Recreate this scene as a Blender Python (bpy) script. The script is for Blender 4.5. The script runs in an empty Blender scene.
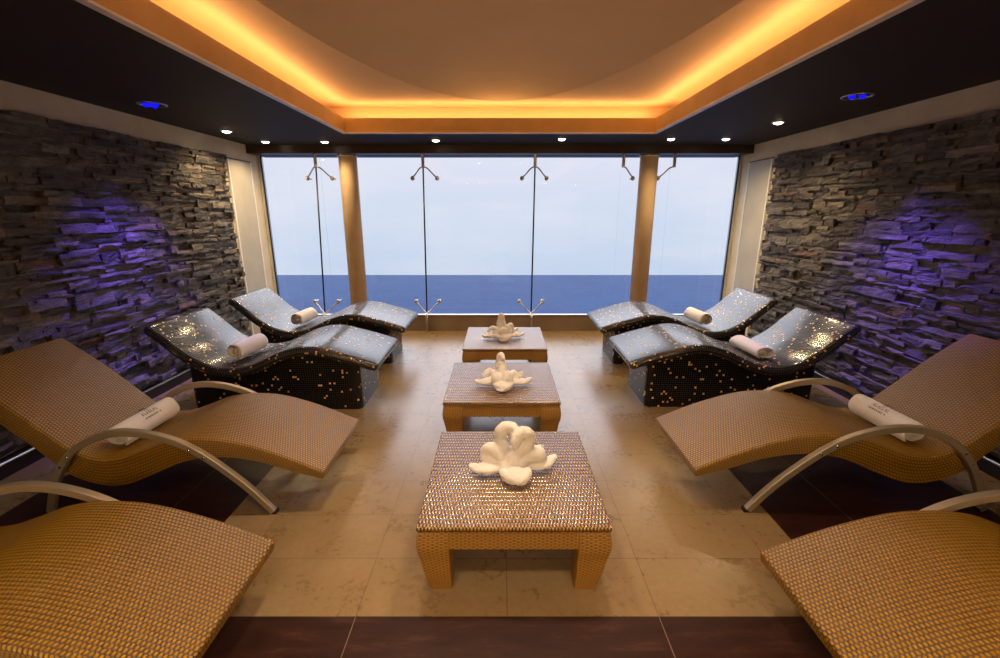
import bpy, bmesh, math, random
from mathutils import Vector, Matrix
PI = math.pi
SC = bpy.context.scene
COL = SC.collection

# ---------------------------------------------------------------- camera
cam_d = bpy.data.cameras.new('camera')
cam_d.lens = 16.0
cam_d.sensor_width = 36.0
cam_d.clip_end = 3000
cam = bpy.data.objects.new('camera', cam_d)
COL.objects.link(cam)
PITCH = math.atan((329 - 212) / 444.4)
cam.location = (0, 0, 1.6)
cam.rotation_euler = (PI / 2 - PITCH, 0, 0)
SC.camera = cam

# ---------------------------------------------------------------- view
SC.view_settings.view_transform = 'Standard'
SC.view_settings.look = 'None'
SC.view_settings.exposure = 0.0
SC.view_settings.gamma = 1.0
SC.view_settings.use_curve_mapping = False

# ---------------------------------------------------------------- light levels
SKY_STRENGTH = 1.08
COVE_STRENGTH = 14.5
COVE_COLOR = (1.0, 0.50, 0.20)
DOWN_POWER = 52.0
REAR_FILL_POWER = 205.0
DOME_FILL_POWER = 108.0
DOWN_COLOR = (1.0, 0.70, 0.36)
BLUE_POWER = 120.0


def lin(r, g, b):
    f = lambda c: (c / 255 / 12.92) if c / 255 <= 0.04045 else ((c / 255 + 0.055) / 1.055) ** 2.4
    return (f(r), f(g), f(b), 1.0)


# ---------------------------------------------------------------- node helper
class NT:
    def __init__(self, tree):
        self.t = tree
        tree.nodes.clear()

    def n(self, kind, **kw):
        nd = self.t.nodes.new(kind)
        for k, v in kw.items():
            setattr(nd, k, v)
        return nd

    def link(self, a, b):
        self.t.links.new(a, b)

    def set(self, sock, v):
        if isinstance(v, bpy.types.NodeSocket):
            self.link(v, sock)
        else:
            sock.default_value = v

    def m(self, op, a, b=0.0, c=0.0):
        nd = self.n('ShaderNodeMath', operation=op)
        self.set(nd.inputs[0], a)
        self.set(nd.inputs[1], b)
        self.set(nd.inputs[2], c)
        return nd.outputs[0]

    def mix(self, fac, a, b, blend='MIX'):
        nd = self.n('ShaderNodeMix', data_type='RGBA', blend_type=blend)
        self.set(nd.inputs[0], fac)
        self.set(nd.inputs[6], a)
        self.set(nd.inputs[7], b)
        return nd.outputs[2]

    def ramp(self, fac, stops, interp='LINEAR'):
        nd = self.n('ShaderNodeValToRGB')
        nd.color_ramp.interpolation = interp
        els = nd.color_ramp.elements
        while len(els) < len(stops):
            els.new(0.5)
        for e, (p, c) in zip(els, stops):
            e.position = p
            e.color = c
        self.set(nd.inputs[0], fac)
        return nd.outputs[0]

    def noise(self, vec, scale, detail=3.0, rough=0.5):
        nd = self.n('ShaderNodeTexNoise')
        if vec is not None:
            self.link(vec, nd.inputs['Vector'])
        nd.inputs['Scale'].default_value = scale
        nd.inputs['Detail'].default_value = detail
        nd.inputs['Roughness'].default_value = rough
        return nd.outputs[0]

    def bump(self, h, dist, strength=1.0, normal=None):
        nd = self.n('ShaderNodeBump')
        nd.inputs['Strength'].default_value = strength
        nd.inputs['Distance'].default_value = dist
        self.link(h, nd.inputs['Height'])
        if normal is not None:
            self.link(normal, nd.inputs['Normal'])
        return nd.outputs[0]

    def principled(self, color, rough, metallic=0.0, normal=None, spec=0.5, sheen=0.0):
        nd = self.n('ShaderNodeBsdfPrincipled')
        self.set(nd.inputs['Base Color'], color)
        self.set(nd.inputs['Roughness'], rough)
        self.set(nd.inputs['Metallic'], metallic)
        self.set(nd.inputs['Specular IOR Level'], spec)
        nd.inputs['Sheen Weight'].default_value = sheen
        if normal is not None:
            self.link(normal, nd.inputs['Normal'])
        o = self.n('ShaderNodeOutputMaterial')
        self.link(nd.outputs[0], o.inputs[0])
        return nd


def new_mat(name):
    m = bpy.data.materials.new(name)
    m.use_nodes = True
    return m, NT(m.node_tree)


def simple(name, color, rough=0.5, metallic=0.0, spec=0.5):
    m, t = new_mat(name)
    t.principled(color, rough, metallic, spec=spec)
    return m


# ---------------------------------------------------------------- world: bright hazy sky
world = bpy.data.worlds.new('sky')
SC.world = world
world.use_nodes = True
t = NT(world.node_tree)
tc = t.n('ShaderNodeTexCoord')
sep = t.n('ShaderNodeSeparateXYZ')
t.link(tc.outputs['Generated'], sep.inputs[0])
zz = t.m('MULTIPLY_ADD', sep.outputs[2], 2.0, 0.4)
skyc = t.ramp(zz, [(0.0, lin(188, 205, 228)), (0.14, lin(196, 211, 234)), (0.40, lin(208, 219, 239)),
                   (0.62, lin(222, 225, 242)), (1.0, lin(226, 229, 243))])
mp = t.n('ShaderNodeMapping')
mp.inputs['Scale'].default_value = (1.0, 1.0, 3.6)
t.link(tc.outputs['Generated'], mp.inputs[0])
cl = t.noise(mp.outputs[0], 2.6, 6.0, 0.55)
clf = t.ramp(cl, [(0.48, (0, 0, 0, 1)), (0.72, (1, 1, 1, 1))])
clf = t.m('MULTIPLY', clf, 0.55)
skyc = t.mix(clf, skyc, lin(232, 232, 242))
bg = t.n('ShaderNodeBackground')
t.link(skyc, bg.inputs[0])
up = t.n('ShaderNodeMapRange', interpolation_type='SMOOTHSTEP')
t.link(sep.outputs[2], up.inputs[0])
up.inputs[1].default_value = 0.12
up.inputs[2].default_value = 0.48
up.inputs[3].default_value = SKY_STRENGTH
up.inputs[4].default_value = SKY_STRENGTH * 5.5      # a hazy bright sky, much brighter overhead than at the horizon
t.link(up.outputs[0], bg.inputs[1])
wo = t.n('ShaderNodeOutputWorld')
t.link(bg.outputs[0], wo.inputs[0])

# ================================================================ materials
M = {}


def weave(name, dark, mid, light, a, b, rough=0.36, bump=0.004, ior=1.5, pw=0.7):
    m, t = new_mat(name)
    uv = t.n('ShaderNodeUVMap')
    s = t.n('ShaderNodeSeparateXYZ')
    t.link(uv.outputs[0], s.inputs[0])
    v = t.m('DIVIDE', s.outputs[1], b)
    row = t.m('FLOOR', v)
    par = t.m('MULTIPLY', t.m('FLOORED_MODULO', row, 2.0), 0.5)
    u = t.m('ADD', t.m('DIVIDE', s.outputs[0], a), par)
    fu = t.m('FRACT', u)
    fv = t.m('FRACT', v)
    hu = t.m('SINE', t.m('MULTIPLY', fu, PI))
    hv = t.m('SINE', t.m('MULTIPLY', fv, PI))
    h = t.m('POWER', t.m('MULTIPLY', hu, hv), pw)
    cv = t.n('ShaderNodeCombineXYZ')
    t.link(t.m('FLOOR', u), cv.inputs[0])
    t.link(row, cv.inputs[1])
    wn = t.n('ShaderNodeTexWhiteNoise', noise_dimensions='2D')
    t.link(cv.outputs[0], wn.inputs['Vector'])
    c = t.ramp(h, [(0.18, dark), (0.58, mid), (0.95, light)])
    c = t.mix(t.m('MULTIPLY', wn.outputs[0], 0.35), c, mid)
    nb = t.bump(h, bump, 1.0)
    p = t.principled(c, rough, 0.0, nb, 0.8)
    p.inputs['IOR'].default_value = ior
    return m


M['weave_top'] = weave('woven_resin', (0.07, 0.028, 0.004, 1), (0.34, 0.175, 0.006, 1), (0.48, 0.265, 0.014, 1), 0.0145, 0.0165, 0.32, 0.0030, 1.45, 0.85)
M['weave_table'] = weave('woven_table_resin', (0.05, 0.018, 0.006, 1), (0.32, 0.16, 0.03, 1), (0.56, 0.34, 0.10, 1), 0.0145, 0.030, 0.22, 0.0042, 2.3, 1.0)
M['weave_side'] = weave('woven_table_side', (0.10, 0.038, 0.004, 1), (0.42, 0.20, 0.012, 1), (0.50, 0.25, 0.018, 1), 0.034, 0.0078, 0.45, 0.002)


def mosaic(name, ior):
    m, t = new_mat(name)
    T = 0.0185
    uv = t.n('ShaderNodeUVMap')
    s = t.n('ShaderNodeSeparateXYZ')
    t.link(uv.outputs[0], s.inputs[0])
    u = t.m('DIVIDE', s.outputs[0], T)
    v = t.m('DIVIDE', s.outputs[1], T)
    cv = t.n('ShaderNodeCombineXYZ')
    t.link(t.m('FLOOR', u), cv.inputs[0])
    t.link(t.m('FLOOR', v), cv.inputs[1])
    wn = t.n('ShaderNodeTexWhiteNoise', noise_dimensions='2D')
    t.link(cv.outputs[0], wn.inputs['Vector'])
    du = t.m('ABSOLUTE', t.m('SUBTRACT', t.m('FRACT', u), 0.5))
    dv = t.m('ABSOLUTE', t.m('SUBTRACT', t.m('FRACT', v), 0.5))
    d = t.m('MAXIMUM', du, dv)
    grout = t.m('GREATER_THAN', d, 0.41)
    gold = t.m('LESS_THAN', wn.outputs[0], 0.048)
    sp = t.n('ShaderNodeSeparateColor')
    t.link(wn.outputs[1], sp.inputs[0])
    base = t.mix(sp.outputs[1], (0.002, 0.0025, 0.007, 1), (0.006, 0.007, 0.016, 1))
    gc = t.mix(sp.outputs[2], (0.95, 0.52, 0.09, 1), (1.0, 0.66, 0.24, 1))
    c = t.mix(gold, base, gc)
    c = t.mix(grout, c, (0.010, 0.010, 0.011, 1))
    r = t.m('MULTIPLY_ADD', grout, 0.5, 0.17)
    r = t.m('MULTIPLY_ADD', gold, 0.30, r)
    prof = t.n('ShaderNodeMapRange')
    t.link(d, prof.inputs[0])
    prof.inputs[1].default_value = 0.36
    prof.inputs[2].default_value = 0.46
    prof.inputs[3].default_value = 1.0
    prof.inputs[4].default_value = 0.0
    h = t.m('ADD', prof.outputs[0], t.m('MULTIPLY', t.m('MULTIPLY', sp.outputs[0], t.m('FRACT', u)), 0.12))
    nb = t.bump(h, 0.0012, 0.8)
    met = t.m('MULTIPLY', gold, t.m('SUBTRACT', 1.0, grout))
    p = t.principled(c, r, t.m('MULTIPLY', met, 0.0), nb, 0.6)
    p.inputs['IOR'].default_value = ior
    return m


M['mosaic'] = mosaic('mosaic_tiles', 1.85)
M['mosaic_base'] = mosaic('mosaic_base_tiles', 1.45)


def stone():
    m, t = new_mat('slate_ledgestone')
    uv = t.n('ShaderNodeUVMap')
    tc = t.n('ShaderNodeTexCoord')
    wn = t.n('ShaderNodeTexWhiteNoise', noise_dimensions='2D')
    t.link(uv.outputs[0], wn.inputs['Vector'])
    sp = t.n('ShaderNodeSeparateColor')
    t.link(wn.outputs[1], sp.inputs[0])
    c = t.ramp(sp.outputs[0], [(0.0, (0.052, 0.050, 0.050, 1)), (0.35, (0.125, 0.118, 0.112, 1)),
                               (0.7, (0.215, 0.20, 0.187, 1)), (0.93, (0.33, 0.305, 0.275, 1)), (1.0, (0.24, 0.13, 0.08, 1))])
    mp = t.n('ShaderNodeMapping')
    mp.inputs['Scale'].default_value = (1.0, 1.0, 2.6)
    t.link(tc.outputs['Object'], mp.inputs[0])
    n1 = t.noise(mp.outputs[0], 9.0, 6.0, 0.65)
    n2 = t.noise(mp.outputs[0], 36.0, 6.0, 0.7)
    c = t.mix(1.0, c, t.ramp(n1, [(0.3, (0.5, 0.5, 0.5, 1)), (0.7, (1.35, 1.3, 1.22, 1))]), 'MULTIPLY')
    h = t.m('ADD', n1, t.m('MULTIPLY', n2, 0.6))
    nb = t.bump(h, 0.026, 1.0)
    t.principled(c, t.m('MULTIPLY_ADD', n2, 0.3, 0.42), 0.0, nb, 0.45)
    return m


M['stone'] = stone()


def plaster(name, c0, c1, rough=0.7):
    m, t = new_mat(name)
    tc = t.n('ShaderNodeTexCoord')
    n1 = t.noise(tc.outputs['Object'], 2.2, 6.0, 0.6)
    c = t.ramp(n1, [(0.3, c0), (0.7, c1)])
    nb = t.bump(t.noise(tc.outputs['Object'], 30.0, 4.0), 0.003, 0.4)
    t.principled(c, rough, 0.0, nb, 0.35)
    return m


M['plaster'] = plaster('beige_plaster', (0.64, 0.57, 0.43, 1), (0.79, 0.72, 0.57, 1))
M['panel'] = plaster('pale_panel', (0.47, 0.45, 0.39, 1), (0.58, 0.56, 0.49, 1), 0.5)
M['gold_plaster'] = plaster('gold_plaster', (0.55, 0.36, 0.14, 1), (0.70, 0.48, 0.21, 1), 0.5)
M['column'] = plaster('column_plaster', (0.60, 0.43, 0.26, 1), (0.76, 0.57, 0.37, 1), 0.42)
M['sill'] = plaster('sill_stone', (0.22, 0.165, 0.125, 1), (0.32, 0.25, 0.20, 1), 0.35)
M['ceiling'] = plaster('tray_ceiling_paint', (0.76, 0.57, 0.31, 1), (0.80, 0.61, 0.35, 1), 0.75)
M['soffit'] = simple('charcoal_satin', (0.040, 0.034, 0.028, 1), 0.65, 0.0, 0.15)
M['header'] = simple('dark_brown_lacquer', (0.05, 0.026, 0.018, 1), 0.4)
M['chrome'] = simple('chrome', (0.75, 0.74, 0.72, 1), 0.15, 1.0)
M['steel'] = simple('brushed_steel', (0.62, 0.58, 0.53, 1), 0.32, 1.0)
M['darkmetal'] = simple('dark_anodised_metal', (0.02, 0.022, 0.045, 1), 0.35, 0.3)
M['arm'] = simple('champagne_metal', (0.50, 0.43, 0.33, 1), 0.42, 0.6)
M['rubber'] = simple('black_rubber', (0.012, 0.012, 0.012, 1), 0.6)
M['white_metal'] = simple('pale_aluminium', (0.88, 0.89, 0.9, 1), 0.35, 0.0)
M['skirting'] = simple('dark_skirting', (0.02, 0.017, 0.015, 1), 0.4)
M['ink_brown'] = simple('brown_thread', (0.24, 0.085, 0.05, 1), 0.8)
M['ink_dark'] = simple('dark_green_thread', (0.035, 0.04, 0.035, 1), 0.8)


def floor_mat(name, dark):
    m, t = new_mat(name)
    tc = t.n('ShaderNodeTexCoord')
    s = t.n('ShaderNodeSeparateXYZ')
    t.link(tc.outputs['Object'], s.inputs[0])
    u = t.m('DIVIDE', t.m('SUBTRACT', s.outputs[0], 0.03), 0.62 * (2 if dark else 1))
    if dark:
        u = t.m('ADD', u, 0.5)
    v = t.m('DIVIDE', t.m('SUBTRACT', s.outputs[1], 1.458), 0.316)
    cv = t.n('ShaderNodeCombineXYZ')
    t.link(t.m('FLOOR', u), cv.inputs[0])
    t.link(t.m('FLOOR', v), cv.inputs[1])
    wn = t.n('ShaderNodeTexWhiteNoise', noise_dimensions='2D')
    t.link(cv.outputs[0], wn.inputs['Vector'])
    fu = t.m('ABSOLUTE', t.m('SUBTRACT', t.m('FRACT', u), 0.5))
    fv = t.m('ABSOLUTE', t.m('SUBTRACT', t.m('FRACT', v), 0.5))
    gu = t.m('GREATER_THAN', fu, 0.5 - (0.0016 if dark else 0.0034))
    gv = t.m('GREATER_THAN', fv, 0.4925)
    g = t.m('MAXIMUM', gu, gv)
    if dark:
        mp = t.n('ShaderNodeMapping')
        mp.inputs['Scale'].default_value = (1.0, 5.0, 1.0)
        t.link(tc.outputs['Object'], mp.inputs[0])
        n1 = t.noise(mp.outputs[0], 4.0, 8.0, 0.7)
        c = t.ramp(n1, [(0.3, (0.017, 0.0055, 0.0035, 1)), (0.55, (0.036, 0.011, 0.007, 1)), (0.78, (0.10, 0.036, 0.02, 1))])
        g = gu
        c = t.mix(t.m('MULTIPLY', g, 0.55), c, (0.32, 0.25, 0.17, 1))
        r = t.m('MULTIPLY_ADD', n1, 0.2, 0.27)
        h = n1
    else:
        vm = t.n('ShaderNodeVectorMath', operation='ADD')
        t.link(tc.outputs['Object'], vm.inputs[0])
        t.link(wn.outputs[1], vm.inputs[1])
        n1 = t.noise(vm.outputs[0], 4.0, 4.0, 0.5)
        n1 = t.m('ADD', t.m('MULTIPLY', n1, 0.5), t.m('MULTIPLY', t.noise(vm.outputs[0], 30.0, 5.0, 0.65), 0.5))
        c = t.ramp(n1, [(0.34, (0.235, 0.155, 0.072, 1)), (0.50, (0.295, 0.202, 0.098, 1)), (0.66, (0.35, 0.25, 0.132, 1))])
        c = t.mix(t.m('MULTIPLY', wn.outputs[0], 0.3), c, (0.27, 0.18, 0.088, 1))
        c = t.mix(t.m('MULTIPLY', g, 0.8), c, (0.13, 0.08, 0.04, 1))
        r = t.m('MULTIPLY_ADD', n1, 0.08, 0.24)
        h = n1
    hh = t.m('SUBTRACT', t.m('MULTIPLY', h, 0.25), t.m('MULTIPLY', g, 0.5))
    nb = t.bump(hh, 0.001, 0.35)
    t.principled(c, r, 0.0, nb, 0.3 if dark else 0.6)
    return m


M['floor'] = floor_mat('beige_floor_tile', False)
M['floor_dark'] = floor_mat('dark_wood_tile', True)


def terry():
    m, t = new_mat('white_terry')
    tc = t.n('ShaderNodeTexCoord')
    n1 = t.noise(tc.outputs['Object'], 130.0, 4.0, 0.7)
    n2 = t.noise(tc.outputs['Object'], 16.0, 3.0, 0.5)
    h = t.m('ADD', t.m('MULTIPLY', n1, 0.35), n2)
    nb = t.bump(h, 0.008, 0.55)
    t.principled((0.88, 0.86, 0.85, 1), 0.95, 0.0, nb, 0.1, 0.25)
    return m


M['terry'] = terry()


def emis(name, col, strength):
    m, t = new_mat(name)
    e = t.n('ShaderNodeEmission')
    e.inputs[0].default_value = (*col[:3], 1)
    e.inputs[1].default_value = strength
    o = t.n('ShaderNodeOutputMaterial')
    t.link(e.outputs[0], o.inputs[0])
    return m


M['cove_led'] = emis('cove_led', COVE_COLOR, COVE_STRENGTH)
M['lamp'] = emis('downlight_lamp', (1.0, 0.84, 0.62), 14.0)
M['blue_led'] = emis('blue_led', (0.006, 0.006, 1.0), 1.6)


def glass():
    m, t = new_mat('window_glass')
    tr = t.n('ShaderNodeBsdfTransparent')
    tr.inputs[0].default_value = (0.985, 0.99, 0.99, 1)
    gl = t.n('ShaderNodeBsdfGlossy')
    gl.inputs['Roughness'].default_value = 0.0
    fr = t.n('ShaderNodeFresnel')
    fr.inputs[0].default_value = 1.35
    mx = t.n('ShaderNodeMixShader')
    t.link(t.m('MULTIPLY', fr.outputs[0], 0.8), mx.inputs[0])
    t.link(tr.outputs[0], mx.inputs[1])
    t.link(gl.outputs[0], mx.inputs[2])
    o = t.n('ShaderNodeOutputMaterial')
    t.link(mx.outputs[0], o.inputs[0])
    return m


M['glass'] = glass()


def sea_mat():
    m, t = new_mat('sea_water')
    tc = t.n('ShaderNodeTexCoord')
    mp = t.n('ShaderNodeMapping')
    mp.inputs['Scale'].default_value = (0.35, 1.0, 1.0)
    t.link(tc.outputs['Object'], mp.inputs[0])
    n1 = t.noise(mp.outputs[0], 0.16, 6.0, 0.62)
    n2 = t.noise(mp.outputs[0], 0.02, 3.0, 0.5)
    nb = t.bump(n1, 1.2, 0.6)
    c = t.ramp(t.m('ADD', t.m('MULTIPLY', n1, 0.7), t.m('MULTIPLY', n2, 0.3)),
               [(0.3, (0.0035, 0.0165, 0.058, 1)), (0.7, (0.0095, 0.029, 0.082, 1))])
    t.principled(c, 0.75, 0.0, nb, 0.12)
    return m


M['sea'] = sea_mat()


# ================================================================ mesh builder
class MB:
    def __init__(self):
        self.v, self.f, self.uv, self.mi, self.sm = [], [], [], [], []

    def face(self, pts, uvs=None, mi=0, smooth=False):
        b = len(self.v)
        self.v += [tuple(p) for p in pts]
        self.f.append(tuple(range(b, b + len(pts))))
        self.uv.append(uvs or [(0, 0)] * len(pts))
        self.mi.append(mi)
        self.sm.append(smooth)

    def faces_idx(self, verts, faces, uvs=None, mi=0, smooth=True):
        b = len(self.v)
        self.v += [tuple(p) for p in verts]
        for i, f in enumerate(faces):
            self.f.append(tuple(b + k for k in f))
            self.uv.append(uvs[i] if uvs else [(0, 0)] * len(f))
            self.mi.append(mi)
            self.sm.append(smooth)

    def box(self, x0, x1, y0, y1, z0, z1, mi=0, bev=0.0):
        if bev <= 0:
            P = [(x, y, z) for z in (z0, z1) for y in (y0, y1) for x in (x0, x1)]
            for q in ((0, 2, 3, 1), (4, 5, 7, 6), (0, 1, 5, 4), (2, 6, 7, 3), (0, 4, 6, 2), (1, 3, 7, 5)):
                pts = [P[i] for i in q]
                self.face(pts, [(p[0] + p[1], p[2] + p[1] * 0.3) for p in pts], mi)
            return
        bm = bmesh.new()
        bmesh.ops.create_cube(bm, size=1)
        for v in bm.verts:
            v.co = Vector(((x0 + x1) / 2 + v.co.x * (x1 - x0), (y0 + y1) / 2 + v.co.y * (y1 - y0), (z0 + z1) / 2 + v.co.z * (z1 - z0)))
        bmesh.ops.bevel(bm, geom=list(bm.edges), offset=bev, segments=2, affect='EDGES', profile=0.5)
        self.add_bm(bm, mi)

    def add_bm(self, bm, mi=0, smooth=False):
        bm.verts.ensure_lookup_table()
        bm.verts.index_update()
        vs = [v.co.copy() for v in bm.verts]
        fs, us = [], []
        for f in bm.faces:
            fs.append([v.index for v in f.verts])
            n = f.normal
            ax = max(range(3), key=lambda k: abs(n[k]))
            us.append([{0: (v.co.y, v.co.z), 1: (v.co.x, v.co.z), 2: (v.co.x, v.co.y)}[ax] for v in f.verts])
        self.faces_idx(vs, fs, us, mi, smooth)
        bm.free()

    def tube(self, pts, radii, seg=12, cap=True, mi=0, squash=None):
        """round tube along pts"""
        pts = [Vector(p) for p in pts]
        n = len(pts)
        if not hasattr(radii, '__len__'):
            radii = [radii] * n
        verts, faces = [], []
        up = None
        for i, p in enumerate(pts):
            d = (pts[min(i + 1, n - 1)] - pts[max(i - 1, 0)]).normalized()
            if up is None:
                up = d.orthogonal().normalized()
            else:
                up = (up - d * up.dot(d)).normalized()
            w = d.cross(up)
            for k in range(seg):
                a = 2 * PI * k / seg
                verts.append(p + (up * math.cos(a) + w * math.sin(a)) * radii[i])
        for i in range(n - 1):
            for k in range(seg):
                k2 = (k + 1) % seg
                faces.append((i * seg + k, i * seg + k2, (i + 1) * seg + k2, (i + 1) * seg + k))
        if cap:
            faces.append(tuple(range(seg - 1, -1, -1)))
            faces.append(tuple((n - 1) * seg + k for k in range(seg)))
        self.faces_idx(verts, faces, None, mi, True)

    def ellipsoid(self, c, r, rot=None, u=16, v=10, mi=0):
        c = Vector(c)
        verts, faces = [], []
        for j in range(1, v):
            th = PI * j / v
            for i in range(u):
                ph = 2 * PI * i / u
                verts.append(Vector((r[0] * math.sin(th) * math.cos(ph), r[1] * math.sin(th) * math.sin(ph), r[2] * math.cos(th))))
        verts.append(Vector((0, 0, r[2])))
        verts.append(Vector((0, 0, -r[2])))
        if rot is not None:
            verts = [rot @ q for q in verts]
        verts = [q + c for q in verts]
        for j in range(v - 2):
            for i in range(u):
                i2 = (i + 1) % u
                faces.append((j * u + i, (j + 1) * u + i, (j + 1) * u + i2, j * u + i2))
        T, B = (v - 1) * u, (v - 1) * u + 1
        for i in range(u):
            i2 = (i + 1) % u
            faces.append((T, i, i2))
            faces.append((B, (v - 2) * u + i2, (v - 2) * u + i))
        self.faces_idx(verts, faces, None, mi, True)

    def lathe(self, prof, cx=0, cy=0, seg=32, mi=0, smooth=True):
        """prof: list of (r, z); closed top/bottom only if r=0"""
        verts, faces = [], []
        for (r, z) in prof:
            for k in range(seg):
                a = 2 * PI * k / seg
                verts.append((cx + r * math.cos(a), cy + r * math.sin(a), z))
        for i in range(len(prof) - 1):
            for k in range(seg):
                k2 = (k + 1) % seg
                faces.append((i * seg + k, i * seg + k2, (i + 1) * seg + k2, (i + 1) * seg + k))
        self.faces_idx(verts, faces, None, mi, smooth)

    def build(self, name, mats, parent=None, autosmooth=None, merge=False):
        me = bpy.data.meshes.new(name)
        me.from_pydata(self.v, [], self.f)
        if not isinstance(mats, (list, tuple)):
            mats = [mats]
        for mm in mats:
            me.materials.append(mm)
        uvl = me.uv_layers.new(name='UVMap')
        flat = []
        for u in self.uv:
            for q in u:
                flat += [q[0], q[1]]
        uvl.data.foreach_set('uv', flat)
        me.polygons.foreach_set('material_index', self.mi)
        me.polygons.foreach_set('use_smooth', self.sm)
        me.update()
        if merge:
            bm = bmesh.new()
            bm.from_mesh(me)
            bmesh.ops.remove_doubles(bm, verts=bm.verts, dist=1e-5)
            bmesh.ops.recalc_face_normals(bm, faces=bm.faces)
            bm.to_mesh(me)
            bm.free()
        if autosmooth:
            me.set_sharp_from_angle(angle=autosmooth)
        o = bpy.data.objects.new(name, me)
        COL.objects.link(o)
        if parent is not None:
            o.parent = parent
        return o


def tag(o, label=None, cat=None, group=None, kind=None):
    if label:
        o['label'] = label
    if cat:
        o['category'] = cat
    if group:
        o['group'] = group
    if kind:
        o['kind'] = kind
    return o


def empty(name, loc=(0, 0, 0), rz=0.0):
    o = bpy.data.objects.new(name, None)
    o.empty_display_size = 0.1
    o.location = loc
    o.rotation_euler = (0, 0, rz)
    COL.objects.link(o)
    return o


def copy_tree(o, parent=None):
    c = o.copy()
    COL.objects.link(c)
    if parent is not None:
        c.parent = parent
    for ch in list(o.children):
        copy_tree(ch, c)
    return c


def structure(o, label, cat):
    return tag(o, label, cat, kind='structure')


def catmull(pts, n):
    P = [Vector((p[0], p[1])) for p in pts]
    P = [P[0] * 2 - P[1]] + P + [P[-1] * 2 - P[-2]]
    out = []
    segs = len(P) - 3
    for i in range(n):
        s = i / (n - 1) * segs
        k = min(int(s), segs - 1)
        u = s - k
        a, b, c, d = P[k:k + 4]
        out.append(0.5 * ((2 * b) + (c - a) * u + (2 * a - 5 * b + 4 * c - d) * u * u + (3 * b - a - 3 * c + d) * u ** 3))
    return out


def slab(mb, top, bot, hw, r, end_r=0.0, arc=4):
    """sweep a rounded rectangle (full width 2*hw along y) along matching top / bottom (x, z) curves"""
    st = []
    n = len(top)
    mid = [(top[i] + bot[i]) / 2 for i in range(n)]
    th = [(top[i] - bot[i]).length for i in range(n)]
    nd = [(top[i] - bot[i]).normalized() for i in range(n)]
    for i in range(n):
        st.append((mid[i], nd[i], th[i], hw))
    if end_r > 0:
        for which in (0, 1):
            i = 0 if which == 0 else n - 1
            j = 1 if which == 0 else n - 2
            tdir = (mid[i] - mid[j]).normalized()
            e = min(end_r, th[i] / 2 * 0.98)
            ext = []
            for k in range(1, 6):
                a = k / 5 * PI / 2
                ext.append((mid[i] + tdir * e * math.sin(a), nd[i], th[i] - 2 * e * (1 - math.cos(a)), hw - e * (1 - math.cos(a))))
            st = (list(reversed(ext)) + st) if which == 0 else (st + ext)
    rings, vcs = [], None
    s = 0.0
    us = []
    for i, (m, d, h, w) in enumerate(st):
        if i:
            pm, pd, ph, _ = st[i - 1]
            s += ((m + d * h / 2) - (pm + pd * ph / 2)).length
        us.append(s)
        rr = min(r, h / 2 * 0.98)
        ring = []
        for (cy, cw, a0) in ((w - rr, h / 2 - rr, 0.0), (-w + rr, h / 2 - rr, PI / 2), (-w + rr, -h / 2 + rr, PI), (w - rr, -h / 2 + rr, 1.5 * PI)):
            for k in range(arc + 1):
                a = a0 + k / arc * PI / 2
                y = cy + rr * math.cos(a)
                q = cw + rr * math.sin(a)
                ring.append(Vector((m.x + d.x * q, y, m.y + d.y * q)))
        rings.append(ring)
    K = len(rings[0])
    # perimeter coordinate from the middle station
    R = rings[len(rings) // 2]
    per = [0.0]
    for k in range(K):
        per.append(per[-1] + (R[(k + 1) % K] - R[k]).length)
    verts = [p for ring in rings for p in ring]
    faces, uvs = [], []
    for i in range(len(rings) - 1):
        for k in range(K):
            k2 = (k + 1) % K
            faces.append((i * K + k, (i + 1) * K + k, (i + 1) * K + k2, i * K + k2))
            uvs.append([(us[i], per[k]), (us[i + 1], per[k]), (us[i + 1], per[k + 1]), (us[i], per[k + 1])])
    for ring0, rev in ((0, False), (len(rings) - 1, True)):
        idx = [ring0 * K + k for k in range(K)]
        if rev:
            idx.reverse()
        faces.append(tuple(idx))
        uvs.append([(verts[q].y, verts[q].z) for q in idx])
    mb.faces_idx(verts, faces, uvs, 0, True)


def bar(mb, pts, wy, th, y0=0.0):
    """flat rectangular bar following (x, z) curve; bevelled a little"""
    P = [Vector(p) for p in pts]
    n = len(P)
    top, bot = [], []
    for i in range(n):
        d = (P[min(i + 1, n - 1)] - P[max(i - 1, 0)]).normalized()
        nn = Vector((-d.y, d.x))
        top.append(P[i] + nn * th / 2)
        bot.append(P[i] - nn * th / 2)
    b2 = MB()
    slab(b2, top, bot, wy / 2, 0.003, 0.0, 1)
    b2.v = [(p[0], p[1] + y0, p[2]) for p in b2.v]
    mb.faces_idx(b2.v, b2.f, b2.uv, 0, True)


# ================================================================ setting
XW, YW, ZC = 3.17, 5.97, 2.41          # side walls, foot of the window wall, dark ceiling
YB = -5.2
HX, HY0, HY1 = 1.62, -3.4, 5.02        # opening of the tray
CX, CY0, CY1, ZT = 1.86, -3.64, 5.25, 2.69   # cove behind it
DARK_Y, DARK_X0, DARK_X1, DARK_Y1 = 1.458, 1.47, 2.72, 3.05

# floor: beige tiles with a dark band and two dark side fields let in
mb = MB()
xs = [-XW, -DARK_X1, -DARK_X0, DARK_X0, DARK_X1, XW]
ys = [YB, DARK_Y, DARK_Y1, 6.5]
for i in range(5):
    for j in range(3):
        dark = j == 0 or (j == 1 and i in (1, 3))
        mb.face([(xs[i], ys[j], 0), (xs[i + 1], ys[j], 0), (xs[i + 1], ys[j + 1], 0), (xs[i], ys[j + 1], 0)], None, 1 if dark else 0)
structure(mb.build('floor', [M['floor'], M['floor_dark']]), 'beige stone tile floor with dark wood tile fields', 'floor')

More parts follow.
